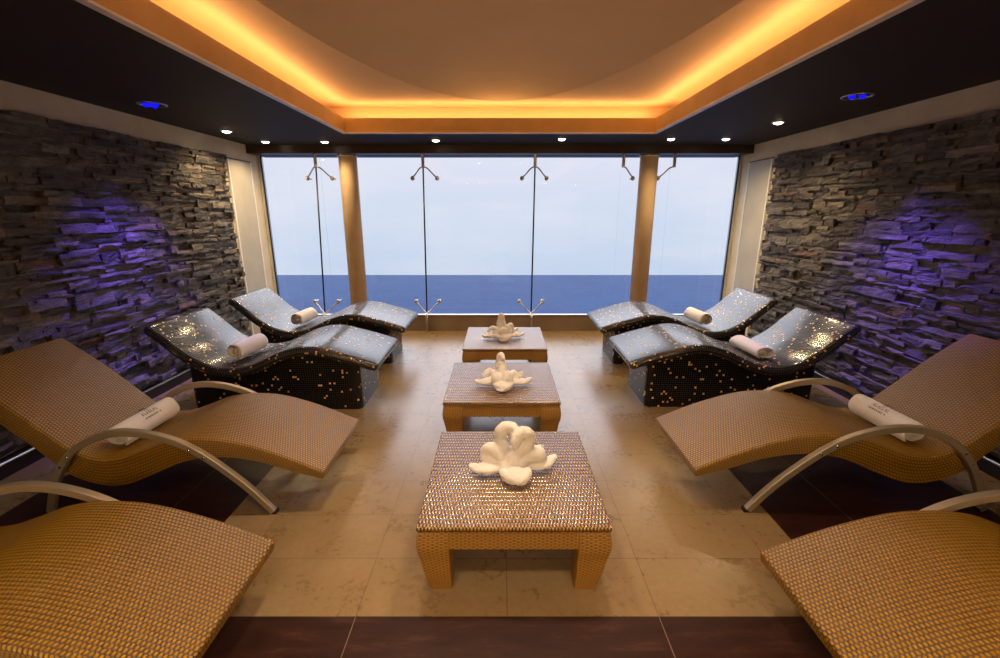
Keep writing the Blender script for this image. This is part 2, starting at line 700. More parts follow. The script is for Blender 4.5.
# dark ceiling ring with the tray opening
mb = MB()
ho = 0.025
for (x0, x1, y0, y1) in ((-XW - .1, -HX - ho, YB, 6.35), (HX + ho, XW + .1, YB, 6.35), (-HX - ho, HX + ho, YB, HY0 - ho), (-HX - ho, HX + ho, HY1 + ho, 6.35)):
    mb.box(x0, x1, y0, y1, ZC, ZC + 0.03)
structure(mb.build('ceiling', M['soffit']), 'charcoal lowered ceiling round the lit tray', 'ceiling')

# fascia lip of the tray
mb = MB()
FT = 0.025
z0, z1 = ZC + 0.0, ZC + 0.135
mb.box(-HX - FT, -HX, HY0 - FT, HY1 + FT, z0 - .004, z1)
mb.box(HX, HX + FT, HY0 - FT, HY1 + FT, z0 - .004, z1)
mb.box(-HX, HX, HY1, HY1 + FT, z0 - .004, z1)
mb.box(-HX, HX, HY0 - FT, HY0, z0 - .004, z1)
fas = structure(mb.build('trim_1', M['gold_plaster']), 'gold plaster lip round the lit ceiling tray', 'trim')
mb = MB()
e = 0.012
for (x0, x1, y0, y1) in ((-HX - .03, -HX + e, HY0, HY1 + .03), (HX - e, HX + .03, HY0, HY1 + .03), (-HX + e, HX - e, HY1 - e, HY1 + .03)):
    mb.box(x0, x1, y0, y1, ZC - 0.016, ZC - 0.004)
structure(mb.build('trim_2', M['white_metal']), 'thin metal edge under the gold lip of the ceiling tray', 'trim')

# upper ceiling: cove walls, flat margin and elliptical dome
mb = MB()
zb = ZC + 0.03
NR, NS = 22, 128
ecx, ecy, ea, eb, DD = 0.0, 1.40, 1.40, 3.55, 0.20
mb.face([(-CX, CY0, zb), (-CX, CY1, zb), (-CX, CY1, ZT), (-CX, CY0, ZT)])
mb.face([(CX, CY1, zb), (CX, CY0, zb), (CX, CY0, ZT), (CX, CY1, ZT)])
mb.face([(-CX, CY1, zb), (CX, CY1, zb), (CX, CY1, ZT), (-CX, CY1, ZT)])
mb.face([(CX, CY0, zb), (-CX, CY0, zb), (-CX, CY0, ZT), (CX, CY0, ZT)])
verts, faces = [], []
rings = []
for i in range(NR + 1):
    r = math.sin(i / NR * PI / 2)
    rings.append([(ecx + ea * r * math.cos(2 * PI * k / NS), ecy + eb * r * math.sin(2 * PI * k / NS),
                   ZT + DD * (1 - r ** 2.4) ** 0.8) for k in range(NS)])
outer = []
for k in range(NS):
    dx, dy = ea * math.cos(2 * PI * k / NS), eb * math.sin(2 * PI * k / NS)
    sx = (CX / abs(dx)) if abs(dx) > 1e-6 else 1e9
    sy = ((CY1 - ecy) / dy) if dy > 1e-6 else ((CY0 - ecy) / dy if dy < -1e-6 else 1e9)
    s_ = min(sx, sy)
    outer.append((ecx + dx * s_, ecy + dy * s_, ZT))
# corners of the rectangle
for (qx, qy) in ((CX, CY1), (-CX, CY1), (-CX, CY0), (CX, CY0)):
    k = min(range(NS), key=lambda q: (outer[q][0] - qx) ** 2 + (outer[q][1] - qy) ** 2)
    outer[k] = (qx, qy, ZT)
for ring in rings[1:]:
    verts += ring
verts += [(p[0], p[1], p[2]) for p in rings[-1]] + outer
top_i = len(verts)
verts.append((ecx, ecy, ZT + DD))
for k in range(NS):
    faces.append((top_i, k, (k + 1) % NS))
for i in range(NR - 1):
    for k in range(NS):
        k2 = (k + 1) % NS
        faces.append((i * NS + k, (i + 1) * NS + k, (i + 1) * NS + k2, i * NS + k2))
mb.faces_idx(verts, faces, None, 0, True)
mb.faces_idx(verts, [(NR * NS + k, (NR + 1) * NS + k, (NR + 1) * NS + (k + 1) % NS, NR * NS + (k + 1) % NS) for k in range(NS)], None, 0, False)
structure(mb.build('ceiling_tray', M['ceiling']), 'raised ceiling with a shallow oval dome', 'ceiling')

# light strips lying in the cove, behind the lip
led = [((-HX - .06, HY0, 0), (-HX - .06, HY1, 0), 'left'), ((HX + .06, HY0, 0), (HX + .06, HY1, 0), 'right'),
       ((-HX, HY1 + .06, 0), (HX, HY1 + .06, 0), 'window'), ((-HX, HY0 - .06, 0), (HX, HY0 - .06, 0), 'rear')]
for a, b, side in led:
    mb = MB()
    w = 0.022
    x0, x1 = sorted((a[0], b[0]))
    y0, y1 = sorted((a[1], b[1]))
    inn = {'left': (1, 0), 'right': (-1, 0), 'window': (0, -1), 'rear': (0, 1)}[side]
    if x1 - x0 < .01:
        x0, x1 = x0 - w, x1 + w
    else:
        y0, y1 = y0 - w, y1 + w
    mb.box(x0, x1, y0, y1, zb, zb + 0.065)
    # aluminium wedge whose diffuser looks up and into the room
    zl, zh = zb + 0.0652, zb + 0.112
    if inn[0]:
        xo, xi = (x0, x1) if inn[0] > 0 else (x1, x0)
        A, B = [(xo, y0), (xo, y1)], [(xi, y0), (xi, y1)]
    else:
        yo, yi = (y0, y1) if inn[1] > 0 else (y1, y0)
        A, B = [(x0, yo), (x1, yo)], [(x0, yi), (x1, yi)]
    mb.face([(*A[0], zh), (*A[1], zh), (*B[1], zl), (*B[0], zl)], None, 1)
    mb.face([(*A[0], zl), (*A[1], zl), (*A[1], zh + .001), (*A[0], zh + .001)], None, 1)
    mb.face([(*A[0], zl), (*A[0], zh), (*B[0], zl)], None, 0)
    mb.face([(*A[1], zl), (*A[1], zh), (*B[1], zl)], None, 0)
    o = mb.build('light_strip', [M['steel'], M['cove_led']])
    tag(o, 'warm light strip hidden in the ceiling cove along its %s side' % side, 'light strip', 'cove light strips')

# side walls with dry-stacked slate
SB, ST, SE = 0.10, 2.225, 5.38
random.seed(7)


def stone_face(sgn, seed):
    rnd = random.Random(seed)
    mb = MB()
    z = SB
    rows = []
    while z < ST - 0.012:
        h = rnd.choice((0.019, 0.025, 0.031, 0.038, 0.046, 0.056)) * rnd.uniform(0.9, 1.12)
        if z + h > ST - 0.015:
            h = ST - z
        rows.append((z, h))
        z += h
    for ri, (z, h) in enumerate(rows):
        y = YB
        while y < SE - 0.02:
            L = rnd.choice((0.06, 0.10, 0.14, 0.19, 0.24, 0.30, 0.38)) * rnd.uniform(0.8, 1.2)
            end = y + L
            if end > SE - 0.06:
                end = SE + rnd.uniform(-0.035, 0.02)
            L = end - y
            dep = 0.028 + 0.042 * rnd.random() ** 1.4
            idu = (rnd.random(), rnd.random())
            nu, nv = max(2, min(6, int(L / 0.06) + 1)), 2
            tilt = rnd.uniform(-0.010, 0.010)
            lean = rnd.uniform(-0.010, 0.014)
            grid = []
            ov = rnd.uniform(-0.004, 0.007)
            for b in range(nv + 1):
                row_ = []
                for a in range(nu + 1):
                    fa, fb = a / nu, b / nv
                    yy = y + fa * L + (0.0025 if a == 0 else -0.0025 if a == nu else rnd.uniform(-.008, .008))
                    zz_ = z + fb * h + (rnd.uniform(-0.004, 0.004) if 0 < a < nu else 0) + (ov if b == nv else -0.001 if b == 0 else rnd.uniform(-.006, .006))
                    edge = (a in (0, nu)) or (b in (0, nv))
                    d = dep + tilt * (fa - .5) + lean * (fb - .5) + rnd.uniform(-.006, .006) - (0.007 * rnd.random() if edge else 0)
                    row_.append((sgn * (XW - max(d, 0.008)), yy, zz_))
                grid.append(row_)
            for b in range(nv):
                for a in range(nu):
                    q = [grid[b][a], grid[b][a + 1], grid[b + 1][a + 1], grid[b + 1][a]]
                    if sgn > 0:
                        q = q[::-1]
                    mb.face(q, [idu] * 4)
            back = lambda p: (sgn * XW, p[1], p[2])
            ring = [grid[0][a] for a in range(nu + 1)] + [grid[b][nu] for b in range(1, nv + 1)] + \
                   [grid[nv][a] for a in range(nu - 1, -1, -1)] + [grid[b][0] for b in range(nv - 1, 0, -1)]
            for a in range(len(ring)):
                p, q = ring[a], ring[(a + 1) % len(ring)]
                quad = [q, p, back(p), back(q)]
                if sgn > 0:
                    quad = quad[::-1]
                mb.face(quad, [idu] * 4)
            y = end
    return mb


for sgn, side in ((-1, 'left'), (1, 'right')):
    mb = MB()
    mb.box(*sorted((sgn * XW, sgn * (XW + .15))), YB - .15, 6.23, -0.05, ZC + 0.03)
    w = structure(mb.build('wall_' + side, M['plaster']), 'beige plaster wall on the %s faced with dark slate' % side, 'wall')
    tag(stone_face(sgn, 11 if sgn < 0 else 23).build('stone_cladding', M['stone'], w), 'rough dry-stacked dark slate facing')
    # pale side panel next to the window, between two bright strips
    mb = MB()
    mb.box(*sorted((sgn * XW, sgn * (XW - .018))), 5.49, 5.945, 0.0, 2.20, 0, 0.003)
    tag(mb.build('side_panel', M['panel'], w), 'pale flat panel beside the window')
    for yy in (5.475, 5.955):
        mb = MB()
        mb.box(*sorted((sgn * XW, sgn * (XW - .022))), yy - .012, yy + .012, 0.0, 2.20)
        mb.build('metal_strip', M['white_metal'], w)
    mb = MB()
    mb.box(*sorted((sgn * XW, sgn * (XW - .024))), 5.467, 5.963, 2.20, 2.212)
    mb.build('panel_edge', M['header'], w)
    # skirting under the stone
    mb = MB()
    mb.box(*sorted((sgn * XW, sgn * (XW - .095))), YB, SE, 0.0, 0.088)
    bb = structure(mb.build('baseboard_' + side, M['skirting']), 'dark skirting under the %s slate facing' % side, 'skirting')
    mb = MB()
    mb.tube([(sgn * (XW - .092), YB, .092), (sgn * (XW - .092), SE, .092)], 0.011, 10)
    tag(mb.build('metal_edge', M['chrome'], bb), 'bright metal edge strip')

mb = MB()
mb.box(-XW - .15, XW + .15, YB - .15, YB, -0.05, ZC + .03)
structure(mb.build('wall_back', M['plaster']), 'beige plaster wall behind the camera', 'wall')

# window wall: sill, jambs, header
mb = MB()
mb.box(-XW, XW, YW, YW + .05, 0.0, 0.222)
structure(mb.build('wall_front', M['sill']), 'low brown stone sill wall under the wide window', 'wall')
mb = MB()
mb.box(-XW, XW, YW - .008, YW + .055, 0.222, 0.234, 0, 0.003)
structure(mb.build('trim_3', M['steel']), 'thin pale metal capping along the window sill', 'trim')
for sgn, n in ((-1, 4), (1, 5)):
    mb = MB()
    mb.box(*sorted((sgn * (XW), sgn * 3.145)), 6.17, 6.235, 0.0, ZC)
    structure(mb.build('trim_%d' % n, M['panel']), 'pale jamb at the %s end of the window' % ('left' if sgn < 0 else 'right'), 'jamb')
HB = 2.31
mb = MB()
mb.box(-XW, XW, 5.93, 6.4, HB, ZC)
structure(mb.build('trim_6', M['header']), 'dark brown header beam above the window', 'beam')

GY = 6.22
bays = [(-3.145, -2.0), (-1.97, 1.93), (1.96, 3.145)]
cuts = [[-2.37], [-0.99, 0.44, 1.60], [2.25]]
for i, ((x0, x1), cs) in enumerate(zip(bays, cuts)):
    mb = MB()
    f = 0.014
    for (a, b, c, d) in ((x0, x0 + f, .0, HB), (x1 - f, x1, .0, HB), (x0, x1, .0, .05), (x0, x1, HB - .005, HB)):
        mb.box(a, b, GY - .02, GY + .02, c, d)
    wd = structure(mb.build('window_%d' % (i + 1), M['darkmetal']), ('left', 'middle', 'right')[i] + ' bay of the sea window with dark slim frame', 'window')
    ed = [x0 + f] + cs + [x1 - f]
    for a, b in zip(ed[:-1], ed[1:]):
        mb = MB()
        mb.box(a + .002, b - .002, GY - .006, GY + .006, .05, HB - .005)
        tag(mb.build('glass_pane', M['glass'], wd))

# round columns on the sill
for x, side in ((-1.965, 'left'), (1.925, 'right')):
    c = empty('column', (x, 6.10, 0.0))
    tag(c, 'round beige plaster column in the window, %s of the two' % side, 'column', kind='structure')
    mb = MB()
    mb.lathe([(0.0, 0.001), (0.115, 0.001), (0.115, HB - .018)], 0, 0, 48)
    mb.build('shaft', M['column'], c)
    mb = MB()
    H = HB
    mb.lathe([(0.118, H - .018), (0.124, H - .018), (0.124, H - .001), (0.05, H - .001)], 0, 0, 48)
    mb.build('collar', M['chrome'], c)

# sea
mb = MB()
mb.face([(-1500, 9, -60), (1500, 9, -60), (1500, 448.4, -60), (-1500, 448.4, -60)])
structure(mb.build('sea', M['sea']), 'calm blue sea out to the horizon', 'sea')


# ---------------------------------------------------------------- glass fittings
def fitting(xt, xb, arms_t=(-1, 1), full=True, label=''):
    root = empty('glass_fitting', (xt, 6.0, HB))
    tag(root, label, 'window fitting', 'steel fittings that hold the window glass')
    Y0 = 0.0
    L = 0.16
    mb = MB()
    mb.lathe([(0.0, -0.001), (0.020, -0.001), (0.020, -L), (0.0, -L)], 0, 0, 16, 0, False)
    mb.build('hanging_post', M['steel'], root)

    def arms(x, z, dz, sides):
        for s in sides:
            mb = MB()
            ctrl = [(x + s * .006, z), (x + s * .05, z + dz * .14), (x + s * .105, z + dz * .62), (x + s * .155, z + dz)]
            cv_ = catmull(ctrl, 12)
            mb.tube([(p.x, Y0 + .09 * i / 11, p.y) for i, p in enumerate(cv_)], 0.009, 8)
            a = mb.build('arm', M['steel'], root)
            mb = MB()
            ex, ez = x + s * .16, z + dz * 1.06
            mb.ellipsoid((ex, Y0 + .10, ez), (.027, .022, .030), None, 14, 10)
            mb.tube([(ex, Y0 + .10, ez), (ex, GY - 6.0 - .006, ez)], 0.012, 10)
            mb.build('clamp_pad', M['steel'] if dz > 0 else M['arm'], a)
    arms(0.0, -L + .008, -.125, arms_t)
    if full:
        fx = xb - xt
        zb_ = 0.262 - HB
        mb = MB()
        mb.tube([(0, Y0, -L), (fx, Y0, zb_)], 0.0105, 8)
        tag(mb.build('rod', M['darkmetal'], root), 'thin dark rod')
        arms(fx, zb_ - .004, .125, (-1, 1))
        mb = MB()
        mb.tube([(fx, Y0 - .052, -HB + .0), (fx, Y0 - .052, zb_)], 0.016, 12)
        mb.tube([(fx, Y0 - .052, zb_ - .006), (fx, Y0 + .012, zb_ - .006)], 0.013, 10)
        mb.build('floor_post', M['steel'], root)
    return root


fitting(-2.345, -2.42, label='steel glass fitting with long rod left of the left column')
fitting(-0.98, -1.01, label='steel glass fitting with long rod right of the left column')
fitting(0.446, 0.43, label='steel glass fitting with long rod behind the farthest table')
fitting(1.57, 1.57, (1,), False, 'short hanging glass fitting just left of the right column')
fitting(2.217, 2.217, (-1,), False, 'short hanging glass fitting just right of the right column')


# ---------------------------------------------------------------- ceiling lamps
def spot_light(name, parent, loc, power, color, size, blend, rot=(0, 0, 0), rad=0.03):
    d = bpy.data.lights.new(name, 'SPOT')
    d.energy = power
    d.color = color
    d.spot_size = size
    d.spot_blend = blend
    d.shadow_soft_size = rad
    o = bpy.data.objects.new(name, d)
    COL.objects.link(o)
    o.location = loc
    o.rotation_euler = rot
    o.parent = parent
    return o


def downlight_proto():
    root = empty('downlight', (0, 0, ZC))
    mb = MB()
    mb.lathe([(0.056, -0.0005), (0.056, -0.006), (0.050, -0.010), (0.042, -0.008), (0.040, 0.0), ], 0, 0, 32)
    mb.build('trim_ring', M['chrome'], root)
    mb = MB()
    mb.lathe([(0.0, -0.022), (0.018, -0.021), (0.032, -0.016), (0.040, -0.008), (0.042, -0.002)], 0, 0, 24)
    mb.build('lamp', M['lamp'], root)
    spot_light('lamp_beam', root, (0, 0, -0.03), DOWN_POWER, DOWN_COLOR, math.radians(140), 0.9)
    return root


DL = [(-2.82, 4.95, 'bright recessed downlight nearest the left slate wall and camera'),
      (-2.78, 5.66, 'bright recessed downlight in the left corner above the window'),
      (-2.08, 5.66, 'bright recessed downlight above the left column'),
      (-0.745, 5.55, 'bright recessed downlight above the window, left of the middle'),
      (0.705, 5.45, 'bright recessed downlight above the window, right of the middle'),
      (1.95, 5.45, 'bright recessed downlight above the right column'),
      (2.575, 5.45, 'bright recessed downlight in the right corner above the window'),
      (2.59, 4.49, 'bright recessed downlight nearest the right slate wall and camera')]
dp = downlight_proto()
for i, (x, y, lab) in enumerate(DL):
    o = dp if i == 0 else copy_tree(dp)
    o.location = (x, y, ZC)
    tag(o, lab, 'downlight', 'recessed downlights')

# unseen fill downlights added behind the camera to brighten the dark interior
rear = empty('downlight', (-2.3, -2.0, ZC))
for ch in dp.children:
    c = ch.copy()
    COL.objects.link(c)
    c.parent = rear
    if c.type == 'LIGHT':
        c.data = ch.data.copy()
        c.data.energy = REAR_FILL_POWER
        c.data.spot_size = math.radians(165)
        c.data.shadow_soft_size = 0.12
k = 0
for y in (-1.6, -3.9):
    for x in (-2.3, 0.0, 2.3):
        if x == 0.0 and y > -3.6:
            continue
        o = rear if k == 0 else copy_tree(rear)
        k += 1
        if y < -3:
            for ch in o.children:
                if ch.type == 'LIGHT':
                    ch.data = ch.data.copy()
                    ch.data.energy = REAR_FILL_POWER * 3.4
        o.location = (x, y, ZC)
        tag(o, 'added unseen fill downlight in the dark ceiling behind the camera', 'downlight', 'added fill lamps behind the camera')

def dome_z(x, y):
    r = math.hypot((x - ecx) / ea, (y - ecy) / eb)
    return ZT + DD * (1 - r ** 2.4) ** 0.8


for k, (x, y) in enumerate(((-.55, .1), (.55, .1), (-.5, 2.3), (.5, 2.3))):  # fill lamps added in the dome, out of frame, to lift tables and floor
    o = copy_tree(rear)
    for ch in o.children:
        if ch.type == 'LIGHT':
            if k == 0:
                dome_fill = ch.data.copy()
                dome_fill.energy = DOME_FILL_POWER
                dome_fill.color = (1.0, 0.75, 0.50)
                dome_fill.spot_size = math.radians(125)
                dome_fill.spot_blend = 1.0
                dome_fill.shadow_soft_size = 0.15
            ch.data = dome_fill
    o.location = (x, y, dome_z(x, y) - .004)
    tag(o, 'added unseen fill downlight in the lit oval dome above the row of tables', 'downlight', 'added fill lamps in the dome')

for sgn, x, y, side, n in ((-1, -2.70, 3.78, 'left', 4), (1, 2.58, 3.53, 'right', 3)):
    root = empty('blue_spotlight', (x, y, ZC))
    tag(root, 'round ceiling spotlight with blue lamps on the %s of the room' % side, 'spotlight', 'blue ceiling spotlights')
    mb = MB()
    mb.lathe([(0.100, -0.0005), (0.100, -0.006), (0.093, -0.008), (0.086, -0.006), (0.084, -0.0005)], 0, 0, 40)
    mb.build('trim_ring', M['steel'], root)
    mb = MB()
    mb.lathe([(0.0, -0.001), (0.084, -0.001)], 0, 0, 32)
    mb.build('reflector', M['rubber'], root)
    spots = [(-.045, -.012), (-.014, -.024), (-.004, .03), (.040, -.020)] if sgn < 0 else [(-.042, -.006), (.020, -.022)]
    for (a, b) in spots:
        mb = MB()
        mb.lathe([(0.0, -0.026), (0.009, -0.023), (0.019, -0.014), (0.023, -0.002), (0.023, -0.001)], a, b, 16)
        mb.build('lamp', M['blue_led'], root)
    # beams washing the slate, one per lamp
    for dy, tz in ((-.5, 1.0), (-.08, 1.25), (-.05, .7), (.4, .9)):
        d = Vector((sgn * (XW - .05) - x, dy, tz - ZC))
        spot_light('lamp_beam', root, (0, 0, -0.05), BLUE_POWER, (0.17, 0.09, 1.0), math.radians(34), 1.0, d.to_track_quat('-Z', 'Y').to_euler())
    d2 = Vector((sgn * 2.22 - x, -.02 if sgn < 0 else .2, .5 - ZC))
    spot_light('lamp_beam', root, (0, 0, -0.05), BLUE_POWER * .30, (0.34, 0.24, 1.0), math.radians(26), 1.0, d2.to_track_quat('-Z', 'Y').to_euler())


# ================================================================ woven loungers
# foot end towards +x, origin on the floor under the seat; world x = local x - 1.88 on the left
WO = 1.88
w_top = [(-2.815, .815), (-2.60, .648), (-2.405, .466), (-2.284, .361), (-2.165, .315), (-2.05, .321), (-1.93, .362), (-1.80, .412), (-1.687, .433),
         (-1.58, .436), (-1.45, .424), (-1.30, .383), (-1.15, .328), (-.962, .245)]
w_bot = [(-2.84, .715), (-2.66, .545), (-2.462, .352), (-2.345, .225), (-2.20, .160), (-2.055, .155), (-1.89, .215), (-1.76, .275), (-1.66, .307),
         (-1.54, .322), (-1.42, .318), (-1.28, .290), (-1.14, .240), (-.972, .192)]


def wicker_lounger():
    root = empty('woven_lounger')
    n = 72
    T = [Vector((p.x + WO, p.y)) for p in catmull(w_top, n)]
    B = [Vector((p.x + WO, p.y)) for p in catmull(w_bot, n)]
    mb = MB()
    slab(mb, T, B, 0.315, 0.012, 0.010, 3)
    mb.build('woven_seat', M['weave_top'], root, math.radians(50))
    arc = [(-1.245, .010), (-1.32, .11), (-1.42, .219), (-1.571, .352), (-1.688, .424), (-1.807, .466), (-1.91, .484), (-2.01, .484), (-2.11, .460),
           (-2.209, .412), (-2.29, .345), (-2.36, .25), (-2.42, .13), (-2.465, .010)]
    pts = [(p.x + WO, p.y) for p in catmull(arc, 48)]
    for s in (-1, 1):
        mb = MB()
        bar(mb, pts, 0.032, 0.036, s * 0.337)
        a = mb.build('arm_frame', M['arm'], root, math.radians(40))
        for q in (pts[0], pts[-1]):
            mb = MB()
            mb.box(q[0] - .024, q[0] + .024, s * .335 - .017, s * .335 + .017, 0.0, 0.022, 0, .004)
            tag(mb.build('rubber_foot', M['rubber'], a), 'black rubber foot')
        for (bx, bz) in ((-1.635, .392), (-1.565, .345), (-2.285, .350), (-2.335, .290)):
            mb = MB()
            y0 = s * .335
            mb.tube([(bx + WO, y0 - .019, bz), (bx + WO, y0 + .019, bz)], .0075, 10)
            tag(mb.build('bolt', M['chrome'], a), 'small bright bolt')
    return root


wl = wicker_lounger()
WSCALE = (1.06, 1.0, 1.03)
WL = [(-WO, 2.445, 0, 'tan woven lounger with a rolled logo towel, at the left slate wall'),
      (WO + .16, 2.46, PI, 'tan woven lounger with a rolled logo towel, at the right slate wall'),
      (-WO - .01, 1.30, 0, 'tan woven lounger in the lower left foreground, no towel on it'),
      (WO + .125, 1.24, PI, 'tan woven lounger in the lower right foreground, no towel on it')]
for i, (x, y, rz, lab) in enumerate(WL):
    o = wl if i == 0 else copy_tree(wl)
    o.location = (x, y, 0)
    o.rotation_euler = (0, 0, rz)
    if i == 1:
        o.scale = WSCALE
    tag(o, lab, 'lounger', 'tan woven loungers')

# ================================================================ mosaic heated loungers
m_top = [(-2.73, .728), (-2.62, .632), (-2.50, .520), (-2.38, .443), (-2.27, .400), (-2.15, .386), (-2.03, .405), (-1.92, .447), (-1.78, .513), (-1.67, .551),
         (-1.57, .570), (-1.45, .565), (-1.30, .528), (-1.15, .487), (-.995, .438)]


def mosaic_lounger():
    root = empty('mosaic_lounger')
    n = 80
    th = 0.075
    T = [Vector((p.x + WO, p.y)) for p in catmull(m_top, n)]
    B = []
    for i in range(n):
        d = (T[min(i + 1, n - 1)] - T[max(i - 1, 0)]).normalized()
        nn = Vector((-d.y, d.x))
        if nn.y < 0:
            nn = -nn
        B.append(T[i] - nn * th)
    mb = MB()
    slab(mb, T, B, 0.385, 0.035, 0.035, 5)
    tag(mb.build('reclining_slab', M['mosaic'], root, math.radians(60)), 'wavy mosaic reclining surface')

    def under(x):
        for i in range(n - 1):
            if T[i].x <= x <= T[i + 1].x:
                f = (x - T[i].x) / (T[i + 1].x - T[i].x)
                return (T[i].y + (T[i + 1].y - T[i].y) * f)
        return T[-1].y
    # base block with rounded corners
    x0, x1, hw, r = -2.56 + WO, -1.155 + WO, 0.285, 0.045
    ring = []
    for (cx, cy, a0) in ((x1 - r, hw - r, 0), (x0 + r, hw - r, PI / 2), (x0 + r, -hw + r, PI), (x1 - r, -hw + r, 1.5 * PI)):
        for k in range(6):
            a = a0 + k / 5 * PI / 2
            ring.append((cx + r * math.cos(a), cy + r * math.sin(a)))
    dense = []
    for i in range(len(ring)):
        p, q = Vector(ring[i]), Vector(ring[(i + 1) % len(ring)])
        k = max(1, int((q - p).length / 0.035))
        for j in range(k):
            dense.append(p + (q - p) * j / k)
    K = len(dense)
    s = 0
    verts, faces, uvs, us = [], [], [], []
    for i, p in enumerate(dense):
        us.append(s)
        s += (dense[(i + 1) % K] - p).length
        verts += [(p.x, p.y, 0.0), (p.x, p.y, under(p.x) - th * .75)]
    us.append(s)
    for i in range(K):
        j = (i + 1) % K
        faces.append((2 * i, 2 * j, 2 * j + 1, 2 * i + 1))
        uvs.append([(us[i], 0), (us[i + 1], 0), (us[i + 1], verts[2 * j + 1][2]), (us[i], verts[2 * i + 1][2])])
    mb = MB()
    mb.faces_idx(verts, faces, uvs, 0, True)
    mb.faces_idx([v for v in verts[0::2]], [tuple(range(K - 1, -1, -1))], None, 0, False)
    tag(mb.build('base_block', M['mosaic_base'], root, math.radians(60)), 'straight mosaic base')
    return root


ml = mosaic_lounger()
ML = [(-WO, 3.72, 0, 'dark mosaic tiled lounger at the left slate wall, nearer the camera'),
      (-WO - .02, 4.875, 0, 'dark mosaic tiled lounger at the left, beside the window'),
      (WO + .075, 3.765, PI, 'dark mosaic tiled lounger at the right slate wall, nearer the camera'),
      (WO + .075, 4.86, PI, 'dark mosaic tiled lounger at the right, beside the window')]
for i, (x, y, rz, lab) in enumerate(ML):
    o = ml if i == 0 else copy_tree(ml)
    o.location = (x, y, 0)
    o.rotation_euler = (0, 0, rz)
    tag(o, lab, 'lounger', 'mosaic loungers')


# ================================================================ woven tables
def table():
    root = empty('woven_table')
    hx, hy, ht, top = 0.403, 0.415, 0.11, 0.35
    # top: thin bevelled slab with its own weave
    mb = MB()
    bm = bmesh.new()
    bmesh.ops.create_cube(bm, size=1)
    for v in bm.verts:
        v.co = Vector((v.co.x * 2 * hx, v.co.y * 2 * hy, top - .0125 + v.co.z * .025))
    bmesh.ops.bevel(bm, geom=list(bm.edges), offset=.007, segments=3, affect='EDGES', profile=.5)
    mb.add_bm(bm, 0, True)
    tag(mb.build('tabletop', M['weave_table'], root, math.radians(40)), 'square woven top')
    z1, z0, iy = top - .024, top - ht, .006
    for s in (-1, 1):
        mb = MB()
        mb.box(-hx + .13, hx - .13, *sorted((s * (hy - iy), s * (hy - .04))), z0, z1)
        mb.build('apron', M['weave_side'], root)
        mb = MB()
        mb.box(*sorted((s * (hx - iy), s * (hx - .04))), -hy + .13, hy - .13, z0, z1)
        mb.build('apron', M['weave_side'], root)
    # legs: square, outer faces bulge then curve in towards the foot
    for sx in (-1, 1):
        for sy in (-1, 1):
            mb = MB()
            N = 12
            rings = []
            for i in range(N + 1):
                f = i / N
                z = z1 * (1 - f)
                off = iy - .010 * math.sin(min(1, f * 2.2) * PI) + .038 * max(0, (f - .2) / .8) ** 2.0
                wi = .135 + .0 * f
                xo, yo = hx - off, hy - off
                xi, yi = hx - wi, hy - wi
                r = .008
                ring = []
                for (cx, cy, a0) in ((xo - r, yo - r, 0), (xi + r, yo - r, PI / 2), (xi + r, yi + r, PI), (xo - r, yi + r, 1.5 * PI)):
                    for k in range(4):
                        a = a0 + k / 3 * PI / 2
                        ring.append((sx * (cx + r * math.cos(a)), sy * (cy + r * math.sin(a)), z))
                rings.append(ring)
            K = len(rings[0])
            per = [0]
            for k in range(K):
                per.append(per[-1] + (Vector(rings[0][(k + 1) % K]) - Vector(rings[0][k])).length)
            verts = [p for r_ in rings for p in r_]
            faces, uvs = [], []
            for i in range(N):
                for k in range(K):
                    k2 = (k + 1) % K
                    q = [(i * K + k), (i + 1) * K + k, (i + 1) * K + k2, i * K + k2]
                    uq = [(per[k], verts[q[0]][2]), (per[k], verts[q[1]][2]), (per[k + 1], verts[q[2]][2]), (per[k + 1], verts[q[3]][2])]
                    if sx * sy < 0:
                        q, uq = q[::-1], uq[::-1]
                    faces.append(tuple(q))
                    uvs.append(uq)
            bot = tuple(N * K + k for k in range(K))
            faces.append(bot if sx * sy < 0 else bot[::-1])
            uvs.append([(0, 0)] * K)
            mb.faces_idx(verts, faces, uvs, 0, True)
            mb.build('leg', M['weave_side'], root, math.radians(50))
    return root


TB = [(.058, 1.967, 'low woven table in front, nearest of the row'),
      (.012, 3.206, 'low woven table in the middle of the row of three'),
      (.047, 4.42, 'low woven table farthest back, nearest the window')]
tb = table()
for i, (x, y, lab) in enumerate(TB):
    o = tb if i == 0 else copy_tree(tb)
    o.location = (x, y, 0)
    tag(o, lab, 'table', 'low woven tables')


